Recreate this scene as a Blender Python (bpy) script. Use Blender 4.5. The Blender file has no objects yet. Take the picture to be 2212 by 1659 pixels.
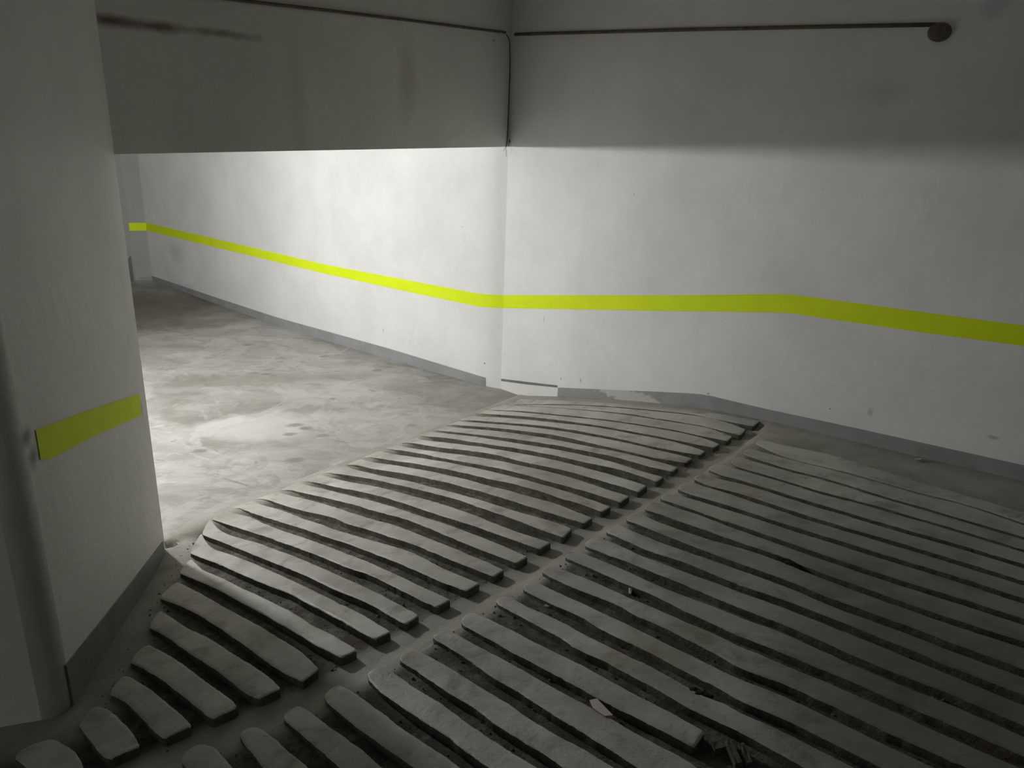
import bpy, bmesh, math, random
import numpy as np
from mathutils import Matrix, Vector

random.seed(4)
RNG = np.random.RandomState(7)
sc = bpy.context.scene
COL = sc.collection

# ------------------------------------------------------------------ camera
W, H, FPX, CX, CY, EYE = 2212.0, 1659.0, 1661.0, 1106.0, 829.5, 2.6
_dn = np.array([934 - CX, 5654 - CY, FPX]); _dn /= np.linalg.norm(_dn)
_fw = np.array([0, 0, 1.0]) - _dn * _dn[2]; _fw /= np.linalg.norm(_fw)
_rt = np.cross(_dn, _fw); _rt /= np.linalg.norm(_rt)
if _rt[0] < 0: _rt = -_rt
B = np.array([_rt, _fw, -_dn])            # world rows from camera (x right, y down, z forward)
cam_data = bpy.data.cameras.new('camera')
cam_data.sensor_width = 36.0
cam_data.lens = FPX / W * 36.0
cam_data.clip_start = 0.05
cam = bpy.data.objects.new('camera', cam_data); COL.objects.link(cam)
cam.matrix_world = Matrix(((B[0, 0], -B[0, 1], -B[0, 2], 0), (B[1, 0], -B[1, 1], -B[1, 2], 0),
                           (B[2, 0], -B[2, 1], -B[2, 2], EYE), (0, 0, 0, 1)))
sc.camera = cam

# ------------------------------------------------------------------ world, exposure
world = bpy.data.worlds.new('world'); sc.world = world; world.use_nodes = True
world.node_tree.nodes['Background'].inputs[0].default_value = (0.95, 1.0, 0.93, 1)
world.node_tree.nodes['Background'].inputs[1].default_value = 0.22
sc.view_settings.view_transform = 'Standard'
sc.view_settings.look = 'None'
sc.view_settings.gamma = 1.0
sc.view_settings.exposure = 0.0
LAMP_POWER = 1720.0                        # emission of the globe behind the beam
LAMP_XY = (-3.60, 5.85)

# ------------------------------------------------------------------ geometry helpers
def ray(px, py):
    return B @ np.array([px - CX, py - CY, FPX])

def onz(px, py, z=0.0):
    r = ray(px, py); t = (z - EYE) / r[2]
    return r[:2] * t

L1 = onz(450, 1110); L4 = onz(1130, 850)
U = (L4 - L1) / np.linalg.norm(L4 - L1)          # along the landing edge, away from the pier
N = np.array([U[1], -U[0]])                      # up the ramp

PD = np.array([-2, 0, .3, .6, .9, 1.3, 1.85, 2.5, 3.5, 5, 9]); PZ = np.array([0, 0, .03, .10, .2, .33, .49, .61, .74, .85, 1.0])
RD = np.array([-2, 0, .47, .94, 1.41, 2.07, 2.6, 3.5, 4.2, 6, 9]); RZ = np.array([0, 0, .12, .235, .335, .455, .505, .555, .60, .70, .85])
_dd = np.linspace(-1.5, 8.5, 501)
def _sm(D_, Z_):
    out = np.zeros_like(_dd)
    for k in np.linspace(-.16, .16, 9): out += np.interp(_dd + k, D_, Z_)
    return out / 9
PS, RS = _sm(PD, PZ), _sm(RD, RZ)

def hgt(x, y):
    """finished height of the ramp surface"""
    px, py = x - L1[0], y - L1[1]
    d = px * N[0] + py * N[1]; v = px * U[0] + py * U[1]
    t = np.clip((v + 1.6) / 4.6, 0, 1); t = t * t * (3 - 2 * t)
    return np.interp(d, _dd, PS) * (1 - t) + np.interp(d, _dd, RS) * t

def onramp(px, py):
    z = 0.3
    for _ in range(40):
        q = onz(px, py, z); z = 0.6 * z + 0.4 * float(hgt(q[0], q[1]))
    return np.array([q[0], q[1]])

def onwall(px, py, P, d):
    if isinstance(P, str): return onback(px, py)[0]
    n = np.array([d[1], -d[0], 0.0]); r = ray(px, py); o = np.array([0, 0, EYE])
    t = ((np.array([P[0], P[1], 0]) - o) @ n) / (r @ n)
    return o + r * t

BACK = []                                        # plan of the landing wall, filled below
def onback(px, py):
    r = ray(px, py); o = np.array([0, 0, EYE]); best = None
    for i, (a, b) in enumerate(zip(BACK[:-1], BACK[1:])):
        d = b - a; n = np.array([d[1], -d[0], 0.0]) / np.linalg.norm(d)
        t = ((np.array([a[0], a[1], 0]) - o) @ n) / (r @ n); q = o + r * t
        s = (q[:2] - a) @ d / (d @ d)
        out = max(0, -s, s - 1) * np.linalg.norm(d)
        if t > 0 and (best is None or out < best[0]):
            best = (out, q, n if n[:2] @ (-a) > 0 else -n)
    return best[1], best[2]

def wnorm(px, py, P, d):
    if isinstance(P, str): return onback(px, py)[1]
    n2 = np.array([d[1], -d[0]]) / np.linalg.norm(d)
    n2 = n2 if n2 @ (-np.array(P)) > 0 else -n2
    return np.array([n2[0], n2[1], 0])

def link(name, me, mat, parent=None):
    o = bpy.data.objects.new(name, me); COL.objects.link(o)
    if mat is not None:
        if isinstance(mat, (list, tuple)):
            for m in mat: me.materials.append(m)
        else: me.materials.append(mat)
    if parent: o.parent = parent
    return o

def mesh(name, verts, faces, mat, parent=None, smooth=False, origin=None):
    V = [Vector([float(c) for c in v]) for v in verts]
    if origin is not None: V = [v - Vector(origin) for v in V]
    me = bpy.data.meshes.new(name); me.from_pydata(V, [], faces); me.update()
    bm = bmesh.new(); bm.from_mesh(me); bmesh.ops.recalc_face_normals(bm, faces=bm.faces); bm.to_mesh(me); bm.free()
    for p in me.polygons: p.use_smooth = smooth
    o = link(name, me, mat, parent)
    if origin is not None: o.location = origin
    return o

def struct(o):
    o['kind'] = 'structure'; return o

def tag(o, label, cat, group=None, kind=None):
    o['label'] = label; o['category'] = cat
    if group: o['group'] = group
    if kind: o['kind'] = kind
    return o

def prism(name, pts, z0, z1, mat, parent=None):
    n = len(pts)
    vs = [(p[0], p[1], z0) for p in pts] + [(p[0], p[1], z1) for p in pts]
    fs = [list(range(n))[::-1], [n + i for i in range(n)]] + [[i, (i + 1) % n, n + (i + 1) % n, n + i] for i in range(n)]
    return mesh(name, vs, fs, mat, parent)

def tube(name, pts, r, mat, parent=None, seg=10, origin=None):
    vs, fs = [], []
    P = [Vector([float(c) for c in p]) for p in pts]
    for i, p in enumerate(P):
        t = (P[min(i + 1, len(P) - 1)] - P[max(i - 1, 0)]).normalized()
        a = t.cross(Vector((0.31, 0.2, 0.93))).normalized(); b = t.cross(a)
        rr = r[i] if isinstance(r, (list, tuple)) else r
        for k in range(seg):
            an = 2 * math.pi * k / seg
            vs.append(p + a * rr * math.cos(an) + b * rr * math.sin(an))
    for i in range(len(P) - 1):
        for k in range(seg):
            fs.append([i * seg + k, i * seg + (k + 1) % seg, (i + 1) * seg + (k + 1) % seg, (i + 1) * seg + k])
    fs.append(list(range(seg))[::-1]); fs.append([(len(P) - 1) * seg + k for k in range(seg)])
    return mesh(name, vs, fs, mat, parent, smooth=True, origin=origin)

# ------------------------------------------------------------------ materials
class NT:
    def __init__(s, name):
        s.m = bpy.data.materials.new(name); s.m.use_nodes = True
        s.t = s.m.node_tree; s.b = s.t.nodes['Principled BSDF']
        s.co = s.n('ShaderNodeNewGeometry').outputs['Position']
    def n(s, typ, **kw):
        x = s.t.nodes.new(typ)
        for k, v in kw.items():
            if k.startswith('i_'):
                x.inputs[k[2:].replace('_', ' ')].default_value = v
            else: setattr(x, k, v)
        return x
    def l(s, a, b): s.t.links.new(a, b)
    def noise(s, scale, detail=6, rough=.6, dist=0.0, stretch=None, rot=None, off=None):
        vec = s.co
        if stretch or rot or off:
            mp = s.n('ShaderNodeMapping', vector_type='POINT')
            if rot: mp.inputs['Rotation'].default_value = rot
            if stretch: mp.inputs['Scale'].default_value = stretch
            if off: mp.inputs['Location'].default_value = off
            s.l(vec, mp.inputs[0]); vec = mp.outputs[0]
        x = s.n('ShaderNodeTexNoise'); x.inputs['Scale'].default_value = scale
        x.inputs['Detail'].default_value = detail; x.inputs['Roughness'].default_value = rough
        x.inputs['Distortion'].default_value = dist
        s.l(vec, x.inputs['Vector']); return x.outputs['Fac']
    def ramp(s, fac, stops):
        x = s.n('ShaderNodeValToRGB'); e = x.color_ramp.elements
        while len(e) < len(stops): e.new(0.5)
        for el, (p, c) in zip(e, stops):
            el.position = p; el.color = (*(c if isinstance(c, (tuple, list)) else (c, c, c)), 1)
        s.l(fac, x.inputs[0]); return x.outputs[0]
    def mix(s, a, b, fac, mode='MIX'):
        x = s.n('ShaderNodeMix', data_type='RGBA', blend_type=mode)
        for v, i in ((fac, 0), (a, 6), (b, 7)):
            if isinstance(v, bpy.types.NodeSocket): s.l(v, x.inputs[i])
            elif i == 0: x.inputs[0].default_value = v
            else: x.inputs[i].default_value = (*v, 1)
        return x.outputs[2]
    def math(s, op, a, b=0.0, clamp=False):
        x = s.n('ShaderNodeMath', operation=op); x.use_clamp = clamp
        for v, i in ((a, 0), (b, 1)):
            if isinstance(v, bpy.types.NodeSocket): s.l(v, x.inputs[i])
            else: x.inputs[i].default_value = v
        return x.outputs[0]
    def spot(s, col, center, radii, rotz, tilt, color, strength, ragged=.35, nscale=14, soft=.8):
        """a stain, or light or shade painted in: a ragged ellipse at a place"""
        mp = s.n('ShaderNodeMapping', vector_type='TEXTURE')
        mp.inputs['Location'].default_value = center
        mp.inputs['Rotation'].default_value = (0, tilt, rotz)
        mp.inputs['Scale'].default_value = radii
        s.l(s.co, mp.inputs[0])
        ln = s.n('ShaderNodeVectorMath', operation='LENGTH'); s.l(mp.outputs[0], ln.inputs[0])
        nz = s.noise(nscale, 5, .65)
        v = s.math('ADD', ln.outputs['Value'], s.math('MULTIPLY', s.math('SUBTRACT', nz, .5), ragged * 2))
        mr = s.n('ShaderNodeMapRange', interpolation_type='SMOOTHSTEP')
        mr.inputs['From Min'].default_value = 1.0; mr.inputs['From Max'].default_value = max(0.0, 1.0 - soft)
        s.l(v, mr.inputs['Value'])
        return s.mix(col, color, s.math('MULTIPLY', mr.outputs[0], strength))
    def out(s, col, rough, bump=None, bd=.004, spec=.5):
        if isinstance(col, bpy.types.NodeSocket): s.l(col, s.b.inputs['Base Color'])
        else: s.b.inputs['Base Color'].default_value = (*col, 1)
        if isinstance(rough, bpy.types.NodeSocket): s.l(rough, s.b.inputs['Roughness'])
        else: s.b.inputs['Roughness'].default_value = rough
        s.b.inputs['Specular IOR Level'].default_value = spec
        if bump is not None:
            bn = s.n('ShaderNodeBump'); bn.inputs['Distance'].default_value = bd; bn.inputs['Strength'].default_value = 1.0
            s.l(bump, bn.inputs['Height']); s.l(bn.outputs[0], s.b.inputs['Normal'])
        return s.m

def wall_mat(name, base=(.86, .86, .845), spots=()):
    k = NT(name)
    a = k.noise(1.1, 6, .6); 
    c = k.mix(base, tuple(v * .86 for v in base), k.ramp(a, [(.38, 0.0), (.72, 1.0)]))
    streak = k.noise(1.0, 5, .65, .4, stretch=(6, 6, .5))
    c = k.mix(c, (base[0] * .83, base[1] * .81, base[2] * .74), k.ramp(streak, [(.55, 0.0), (.85, .28)]))
    sp = k.noise(42, 2, .5)
    c = k.mix(c, (.2, .18, .15), k.ramp(sp, [(.765, 0.0), (.80, .55)]))
    for s_ in spots: c = k.spot(c, *s_)
    bump = k.math('ADD', k.math('MULTIPLY', k.noise(9, 4, .5), 1.6), k.math('MULTIPLY', k.noise(120, 2, .5), .25))
    return k.out(c, .62, bump, .0035, .35)

def plain(name, col, rough=.7, var=.15, scale=8, bump=.002):
    k = NT(name)
    c = k.mix(col, tuple(v * (1 - 2 * var) for v in col), k.ramp(k.noise(scale, 6, .6), [(.35, 0.0), (.7, 1.0)]))
    return k.out(c, rough, k.noise(scale * 6, 4, .6), bump, .4)

def floor_mat():
    k = NT('landing_concrete')
    big = k.noise(.55, 5, .62, .9, rot=(0, 0, .7), stretch=(1, 2.0, 1), off=(3.1, 1.7, 0))
    c = k.ramp(big, [(.30, (.17, .158, .138)), (.44, (.29, .28, .258)), (.56, (.36, .353, .335)), (.72, (.45, .445, .43))])
    med = k.noise(3.2, 7, .68, .6, rot=(0, 0, .3), stretch=(1, 2.4, 1))
    c = k.mix(c, (.20, .185, .155), k.ramp(med, [(.50, 0.0), (.66, .65)]))
    pale = k.noise(2.3, 8, .7, 1.2, off=(7, 2, 0))
    c = k.mix(c, (.50, .495, .47), k.ramp(pale, [(.56, 0.0), (.66, .55)]))
    crisp = k.noise(.8, 9, .62, 1.6, off=(5, 3, 0))
    c = k.mix(c, (.50, .495, .475), k.ramp(crisp, [(.505, 0.0), (.53, .38), (.62, .12)]))
    c = k.mix(c, (.21, .20, .18), k.ramp(k.noise(1.7, 8, .66, 1.0, off=(2, 8, 0)), [(.56, 0.0), (.585, .38), (.66, .1)]))
    blot = k.noise(6.5, 3, .5, .3, off=(1, 9, 0))
    c = k.mix(c, (.15, .135, .115), k.ramp(blot, [(.68, 0.0), (.73, .6)]))
    fine = k.noise(70, 3, .6)
    c = k.mix(c, (.14, .13, .11), k.ramp(fine, [(.66, 0.0), (.78, .5)]))
    # brown end of the landing; bright lamplit gleam painted pale in the middle
    c = k.spot(c, (-4.9, 10.3, 0), (2.0, 1.4, 1), -.9, 0, (.105, .085, .065), .85, .4, 1.3, .7)
    c = k.spot(c, (-2.2, 6.15, 0), (.85, .45, 1), .35, 0, (.56, .555, .535), .6, .7, 2.2, .7)
    c = k.spot(c, (-2.7, 7.4, 0), (1.3, .30, 1), .25, 0, (.22, .20, .17), .6, .5, 1.8, .7)
    c = k.spot(c, (-1.0, 7.3, 0), (.9, .28, 1), -.5, 0, (.25, .235, .20), .6, .6, 2.5, .8)
    for (px, py, rr) in ((576, 808, .05), (548, 806, .04), (590, 812, .035), (636, 918, .06), (660, 925, .045), (626, 938, .05),
                         (697, 941, .05), (640, 993, .06), (432, 974, .05), (535, 745, .05), (700, 770, .05), (815, 800, .05)):
        q = onz(px, py)
        c = k.spot(c, (q[0], q[1], 0), (rr * 1.6, rr, 1), .3, 0, (.17, .16, .14), .75, .4, 18, .6)
    a_, b_ = onz(465, 1028), onz(565, 1058)
    m_ = (a_ + b_) / 2; dd_ = b_ - a_
    c = k.spot(c, (m_[0], m_[1], 0), (np.linalg.norm(dd_) / 2, .022, 1), math.atan2(dd_[1], dd_[0]), 0, (.2, .19, .17), .8, .5, 14, .8)
    r = k.ramp(k.noise(1.4, 6, .65), [(.35, .30), (.7, .62)])
    bump = k.math('ADD', k.math('MULTIPLY', k.noise(5, 5, .6), 1.0), k.math('MULTIPLY', k.noise(90, 3, .6), .3))
    return k.out(c, r, bump, .004, .5)

def rib_mat():
    k = NT('rib_concrete')
    a = k.noise(2.4, 6, .62, .4)
    c = k.ramp(a, [(.3, (.31, .30, .265)), (.5, (.44, .43, .39)), (.7, (.58, .57, .53))])
    c = k.mix(c, (.20, .185, .145), k.ramp(k.noise(5.5, 6, .65, .5), [(.52, 0.0), (.68, .75)]))
    c = k.mix(c, (.24, .235, .15), k.ramp(k.noise(1.3, 4, .5, off=(4, 1, 0)), [(.60, 0.0), (.74, .5)]))
    c = k.mix(c, (.09, .085, .07), k.ramp(k.noise(60, 3, .6), [(.68, 0.0), (.78, .6)]))
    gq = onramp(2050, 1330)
    c = k.spot(c, (gq[0], gq[1], .6), (1.5, 2.2, 3), .75, 0, (.115, .11, .095), .62, .55, 1.1, .8)  # outer ramp darkened in the colour to imitate light falling off
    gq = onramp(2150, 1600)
    c = k.spot(c, (gq[0], gq[1], .6), (1.0, 1.1, 3), .2, 0, (.10, .095, .085), .5, .5, 1.7, .7)  # same painted dimming towards the near right
    bump = k.math('ADD', k.math('MULTIPLY', k.noise(11, 5, .6), 1.3), k.math('MULTIPLY', k.noise(110, 3, .6), .35))
    return k.out(c, k.ramp(k.noise(3, 5, .6), [(.35, .42), (.7, .72)]), bump, .005, .45)

def bed_mat():
    k = NT('groove_concrete')
    c = k.ramp(k.noise(7, 8, .7, .3), [(.3, (.07, .063, .048)), (.5, (.135, .125, .10)), (.66, (.30, .285, .24))])
    c = k.mix(c, (.06, .052, .04), k.ramp(k.noise(34, 5, .7), [(.52, 0.0), (.68, .8)]))
    c = k.mix(c, (.12, .075, .055), k.ramp(k.noise(2.2, 4, .6, off=(2, 5, 0)), [(.58, 0.0), (.72, .5)]))
    at = k.n('ShaderNodeAttribute'); at.attribute_name = 'smoothed'
    sm = k.ramp(k.noise(3.0, 7, .65), [(.3, (.26, .25, .215)), (.7, (.44, .425, .38))])
    sm = k.mix(sm, (.12, .11, .09), k.ramp(k.noise(50, 3, .6), [(.66, 0.0), (.78, .5)]))
    c = k.mix(c, sm, at.outputs['Fac'])
    rough_b = k.math('ADD', k.math('MULTIPLY', k.noise(24, 7, .72), 3.2), k.math('MULTIPLY', k.noise(120, 4, .7), .8))
    inv = k.math('SUBTRACT', 1.15, at.outputs['Fac'], True)
    return k.out(c, .8, k.math('MULTIPLY', rough_b, inv), .009, .3)

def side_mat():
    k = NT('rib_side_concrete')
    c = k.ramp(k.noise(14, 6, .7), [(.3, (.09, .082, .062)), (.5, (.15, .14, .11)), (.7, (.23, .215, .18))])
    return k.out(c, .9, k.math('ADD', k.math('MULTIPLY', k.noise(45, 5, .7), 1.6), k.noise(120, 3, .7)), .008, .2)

def base_mat(name, col, peel=False):
    k = NT(name)
    c = k.mix(col, tuple(v * .8 for v in col), k.ramp(k.noise(5, 5, .6), [(.4, 0.0), (.7, 1.0)]))
    if peel:
        c = k.spot(c, peel[0], (.42, .3, .075), peel[1], 0, (.56, .55, .52), .9, 1.1, 16, .25)
        c = k.mix(c, (.6, .59, .56), k.ramp(k.noise(38, 3, .6), [(.74, 0.0), (.77, .8)]))
    c = k.mix(c, (.06, .05, .045), k.ramp(k.noise(30, 4, .7, off=(3, 3, 3)), [(.70, 0.0), (.75, .8)]))
    return k.out(c, .6, k.noise(30, 4, .6), .003, .4)

# ------------------------------------------------------------------ plan of the place
C = onz(1082, 840)                                # corner where beam and ramp wall meet
W1 = C
W0 = onz(330, 606)                                # far end of the landing wall
E1 = onz(294, 606)                                # end wall meets the side wall
E2 = onz(262, 611)
ANG = math.radians(47)
DR = np.array([math.sin(ANG), -math.cos(ANG)])    # along the ramp wall towards the camera
NR = np.array([DR[1], -DR[0]]); 
if NR @ (-C) <= 0: NR = -NR                                    # NR points into the room
PE = onz(358, 1195)                               # pier corner at the landing
PA = math.radians(15)
DP = np.array([math.sin(PA), -math.cos(PA)])
PN = onwall(140, 1530, PE, DP)[:2]                # near corner of the pier
ZTOP = 4.3
ZB = 2.36                                         # underside of the beam


def wallspot(px, py, P, d, ru, rz, colr, st, rag=.4, ns=16, soft=.9, tilt=0):
    q = onwall(px, py, P, d)
    return (tuple(q), (ru, .12, rz), math.atan2(d[1], d[0]), tilt, colr, st, rag, ns, soft)

dB = (PE - C) / np.linalg.norm(PE - C)            # along the beam face
dW = (W0 - W1) / np.linalg.norm(W0 - W1)
dCW = dW

def plan_curve(P, m=8):
    P = np.array(P); Q = np.vstack([2 * P[0] - P[1], P, 2 * P[-1] - P[-2]]); out = []
    for i in range(1, len(P)):
        for t in np.arange(m) / m:
            p0, p1, p2, p3 = Q[i - 1:i + 3]
            out.append(.5 * (2 * p1 + (p2 - p0) * t + (2 * p0 - 5 * p1 + 4 * p2 - p3) * t * t + (3 * p1 - p0 - 3 * p2 + p3) * t ** 3))
    out.append(P[-1]); return out
BACK.extend(plan_curve([W0, onz(591, 700), onz(841, 775), onz(986, 817), onz(1045, 833), C]))
M_WALLR = wall_mat('white_wall_paint', spots=[
    wallspot(2150, 14, C, DR, .12, .10, (.50, .57, .62), .5, .5, 6, .8),
    wallspot(2145, 945, C, DR, .05, .02, (.35, .34, .33), .6),
    wallspot(1905, 200, C, DR, .25, .12, (.55, .55, .62), .4, .5, 5),
    wallspot(1880, 890, C, DR, .03, .05, (.45, .44, .42), .6),
    wallspot(1793, 883, C, DR, .008, .008, (.04, .04, .04), .9, .1),
    wallspot(1530, 850, C, DR, .02, .012, (.3, .29, .27), .9),
    wallspot(1101, 305, C, DR, .022, .022, (.03, .03, .02), .9, .3),
    wallspot(1175, 690, C, DR, .006, .05, (.4, .4, .4), .8, .2),
    wallspot(1212, 818, C, DR, .012, .02, (.25, .24, .23), .8),
    wallspot(1254, 822, C, DR, .010, .025, (.25, .24, .23), .8),
])
M_WALLB = wall_mat('white_landing_paint', spots=[
    wallspot(828, 714, 'back', dW, .012, .045, (.45, .44, .43), .8, .2),
    wallspot(380, 545, 'back', dW, .35, .25, (.50, .49, .47), .4, .5, 3),
    wallspot(400, 630, 'back', dW, .8, .16, (.52, .48, .44), .45, .6, 3),
    wallspot(1047, 785, 'back', dW, .012, .012, (.1, .1, .1), .9, .1),
])
M_BEAM = wall_mat('beam_paint', (.85, .84, .80), spots=[
    wallspot(235, 44, C, dB, .20, .048, (.13, .10, .065), .95, .45, 5, 1.0, 0.0),
    wallspot(330, 56, C, dB, .32, .044, (.16, .13, .085), .9, .5, 6, 1.0, 0.0),
    wallspot(470, 71, C, dB, .45, .036, (.24, .21, .155), .8, .6, 6, 1.0, 0.0),
    wallspot(880, 180, C, dB, .16, .50, (.52, .50, .42), .55, .6, 4, 1.0),
    wallspot(640, 200, C, dB, .14, .60, (.55, .53, .46), .4, .6, 4, 1.0),
    wallspot(1067, 87, C, dB, .04, .012, (.25, .24, .2), .8, .5),
])
M_PIER = wall_mat('pier_paint', (.81, .805, .78), spots=[
    wallspot(56, 946, PE, DP, .075, .050, (.09, .095, .055), .95, .35, 9, 1.0),
    wallspot(72, 988, PE, DP, .065, .060, (.07, .075, .045), .95, .35, 9, 1.0),
    wallspot(306, 880, PE, DP, .02, .07, (.35, .36, .27), .7, .3, 8, .8),
    wallspot(90, 1100, PE, DP, .5, .5, (.6, .6, .57), .4, .6, 2),
])
M_END = wall_mat('dimmed_grey_paint', (.42, .42, .41))  # base colour greyed to paint in the dimness of the far end
M_FAR_UNSEEN = plain('dark_far_wall_unseen', (.16, .155, .14), .9, .15, 3)
M_REAR = plain('rear_blocker_paint', (.50, .49, .46), .9, .1, 3)
M_CEIL = plain('ceiling_paint', (.78, .77, .74), .8, .1, 2)
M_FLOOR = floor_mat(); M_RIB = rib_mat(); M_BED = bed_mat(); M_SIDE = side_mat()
M_BASE = base_mat('grey_base_paint', (.33, .34, .335))
_pq = onwall(1370, 862, C, DR)
M_BASE_R = base_mat('grey_base_paint_peeling', (.33, .34, .335), (tuple(_pq), math.atan2(DR[1], DR[0])))
M_BASE_P = base_mat('dark_grey_base_paint', (.20, .205, .195))
M_STRIPE = plain('lime_paint', (.80, .97, .012), .8, .03, 5, .0005)
M_SLIT = plain('grey_slit', (.22, .215, .20), .8)
M_DARK = plain('dark_plaster_edge', (.09, .08, .065), .9)
M_RUST = plain('rusty_brown_metal', (.17, .145, .11), .8, .2, 20)
M_BOX = plain('dirty_box_plastic', (.20, .18, .14), .75, .3, 14)

# ------------------------------------------------------------------ walls
def wall_strip(name, pts, z0, z1, th, mat, side=1, parent=None, ref=None):
    """upright wall following a plan polyline, thickness going away from the room"""
    P = [np.array(p, float) for p in pts]; n = len(P); out = []
    if ref is not None:
        d = P[1] - P[0]; side = 1 if np.array([d[1], -d[0]]) @ (np.array(ref) - P[0]) < 0 else -1
    for i in range(n):
        a = P[max(i - 1, 0)]; b = P[min(i + 1, n - 1)]; d = (b - a) / np.linalg.norm(b - a)
        out.append(P[i] + np.array([d[1], -d[0]]) * th * side)
    return prism(name, P + out[::-1], z0, z1, mat, parent)

RE = C + DR * 11.5
side_r = 1 if np.array([DR[1], -DR[0]]) @ NR < 0 else -1
struct(wall_strip('wall_right', [C, RE], -.3, ZTOP, .25, M_WALLR, side_r))
nb = np.array([dW[1], -dW[0]]); side_b = 1 if nb @ (-W1) < 0 else -1     # dW points from W1 to W0
wb = struct(wall_strip('wall_back', [*BACK, C + (C - BACK[-2]) / np.linalg.norm(C - BACK[-2]) * .15], -.3, ZB + .06, .2, M_WALLB, -side_b))
dE = (E1 - W0) / np.linalg.norm(E1 - W0)
ne = np.array([dE[1], -dE[0]]); side_e = 1 if ne @ (-W0) < 0 else -1
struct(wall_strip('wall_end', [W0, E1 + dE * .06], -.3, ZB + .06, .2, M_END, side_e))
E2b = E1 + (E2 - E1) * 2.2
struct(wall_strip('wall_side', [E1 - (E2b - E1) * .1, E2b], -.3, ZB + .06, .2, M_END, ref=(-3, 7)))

struct(wall_strip('wall_far_unseen', [E2b, np.array([-8.2, 10.0]), np.array([-6.2, 3.6])], -.3, ZB + .06, .2, M_FAR_UNSEEN, ref=(-3, 7)))  # unseen wall added to close in the bounce, toned dark to dim the landing
RC = C + DR * 10.2
struct(wall_strip('wall_rear_blocker', [RC, np.array([-1.2, -2.6])], -.3, ZTOP, .2, M_REAR, 1))  # unseen wall added to block background fill from the right of the ramp
# beam across the opening, its underside lighter than the pier top
nB = np.array([dB[1], -dB[0]]); nB = nB if nB @ (-C) > 0 else -nB     # towards the camera
PEx = PE + dB * .02
beam = prism('beam', [C, PEx, PEx - nB * .32, C - nB * .32], ZB, ZTOP, M_BEAM); struct(beam)

# pier on the left
dF = np.array([-.93, -.30]); dF /= np.linalg.norm(dF)
q2 = onz(0, 1578, float(hgt(*(PN + dF * .5))))
dF = (q2 - PN) / np.linalg.norm(q2 - PN)
def rounded(p, a, b, r, k=5):
    """arc of points replacing corner p between directions a and b"""
    return [tuple(p + a * r * (1 - t) ** 2 + b * r * t ** 2) for t in np.linspace(0, 1, k)]
u1 = (PE - PN) / np.linalg.norm(PE - PN)
back = PE + np.array([-1.6, .5])
pier_pts = [tuple(PE)] + rounded(PN, u1, dF, .09, 12) + [tuple(PN + dF * 2.6), tuple(PN + dF * 2.6 + np.array([-.4, 2.6])), tuple(back), ]
pier = struct(prism('wall_left', pier_pts, -.3, ZTOP, M_PIER))
for p in pier.data.polygons: p.use_smooth = len(p.vertices) == 4 and p.area < 1.0

# ceilings
def slab(name, pts, z0, z1, mat): return struct(prism(name, pts, z0, z1, mat))
slab('ceiling', [C + np.array([.9, .6]), RE + np.array([1, 0]), (3, -3.5), (-5.5, -3.5), (-5.5, 5.5), tuple(C - nB * .4)], ZTOP, ZTOP + .2, M_CEIL)
slab('ceiling_landing', [tuple(C - nB * .02), tuple(PE - nB * .02), (-6.5, 3.2), (-9.5, 12.6), tuple(W0 + np.array([-.2, .7])), tuple(W0 + nb * side_b * .2), tuple(C + nb * side_b * .2)], ZB + .045, ZB + .25, M_CEIL)

# ------------------------------------------------------------------ floor of the landing
edge = [L1 + U * t for t in (3.9, 3.4)]
land = [tuple(L1 + U * 3.6 + N * .012), tuple(L1 - U * .15 + N * .012), tuple(onz(412, 1168)), tuple(onz(385, 1176)), tuple(onz(372, 1163)), tuple(onz(359, 1163)),
        (-2.6, 4.05), (-7, 3.2), (-9.5, 12.9), (-4.6, 13.4), tuple(C + np.array([.5, .9]))]
nl = len(land)
struct(prism('floor', land, -.15, 0.0, M_FLOOR))

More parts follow.
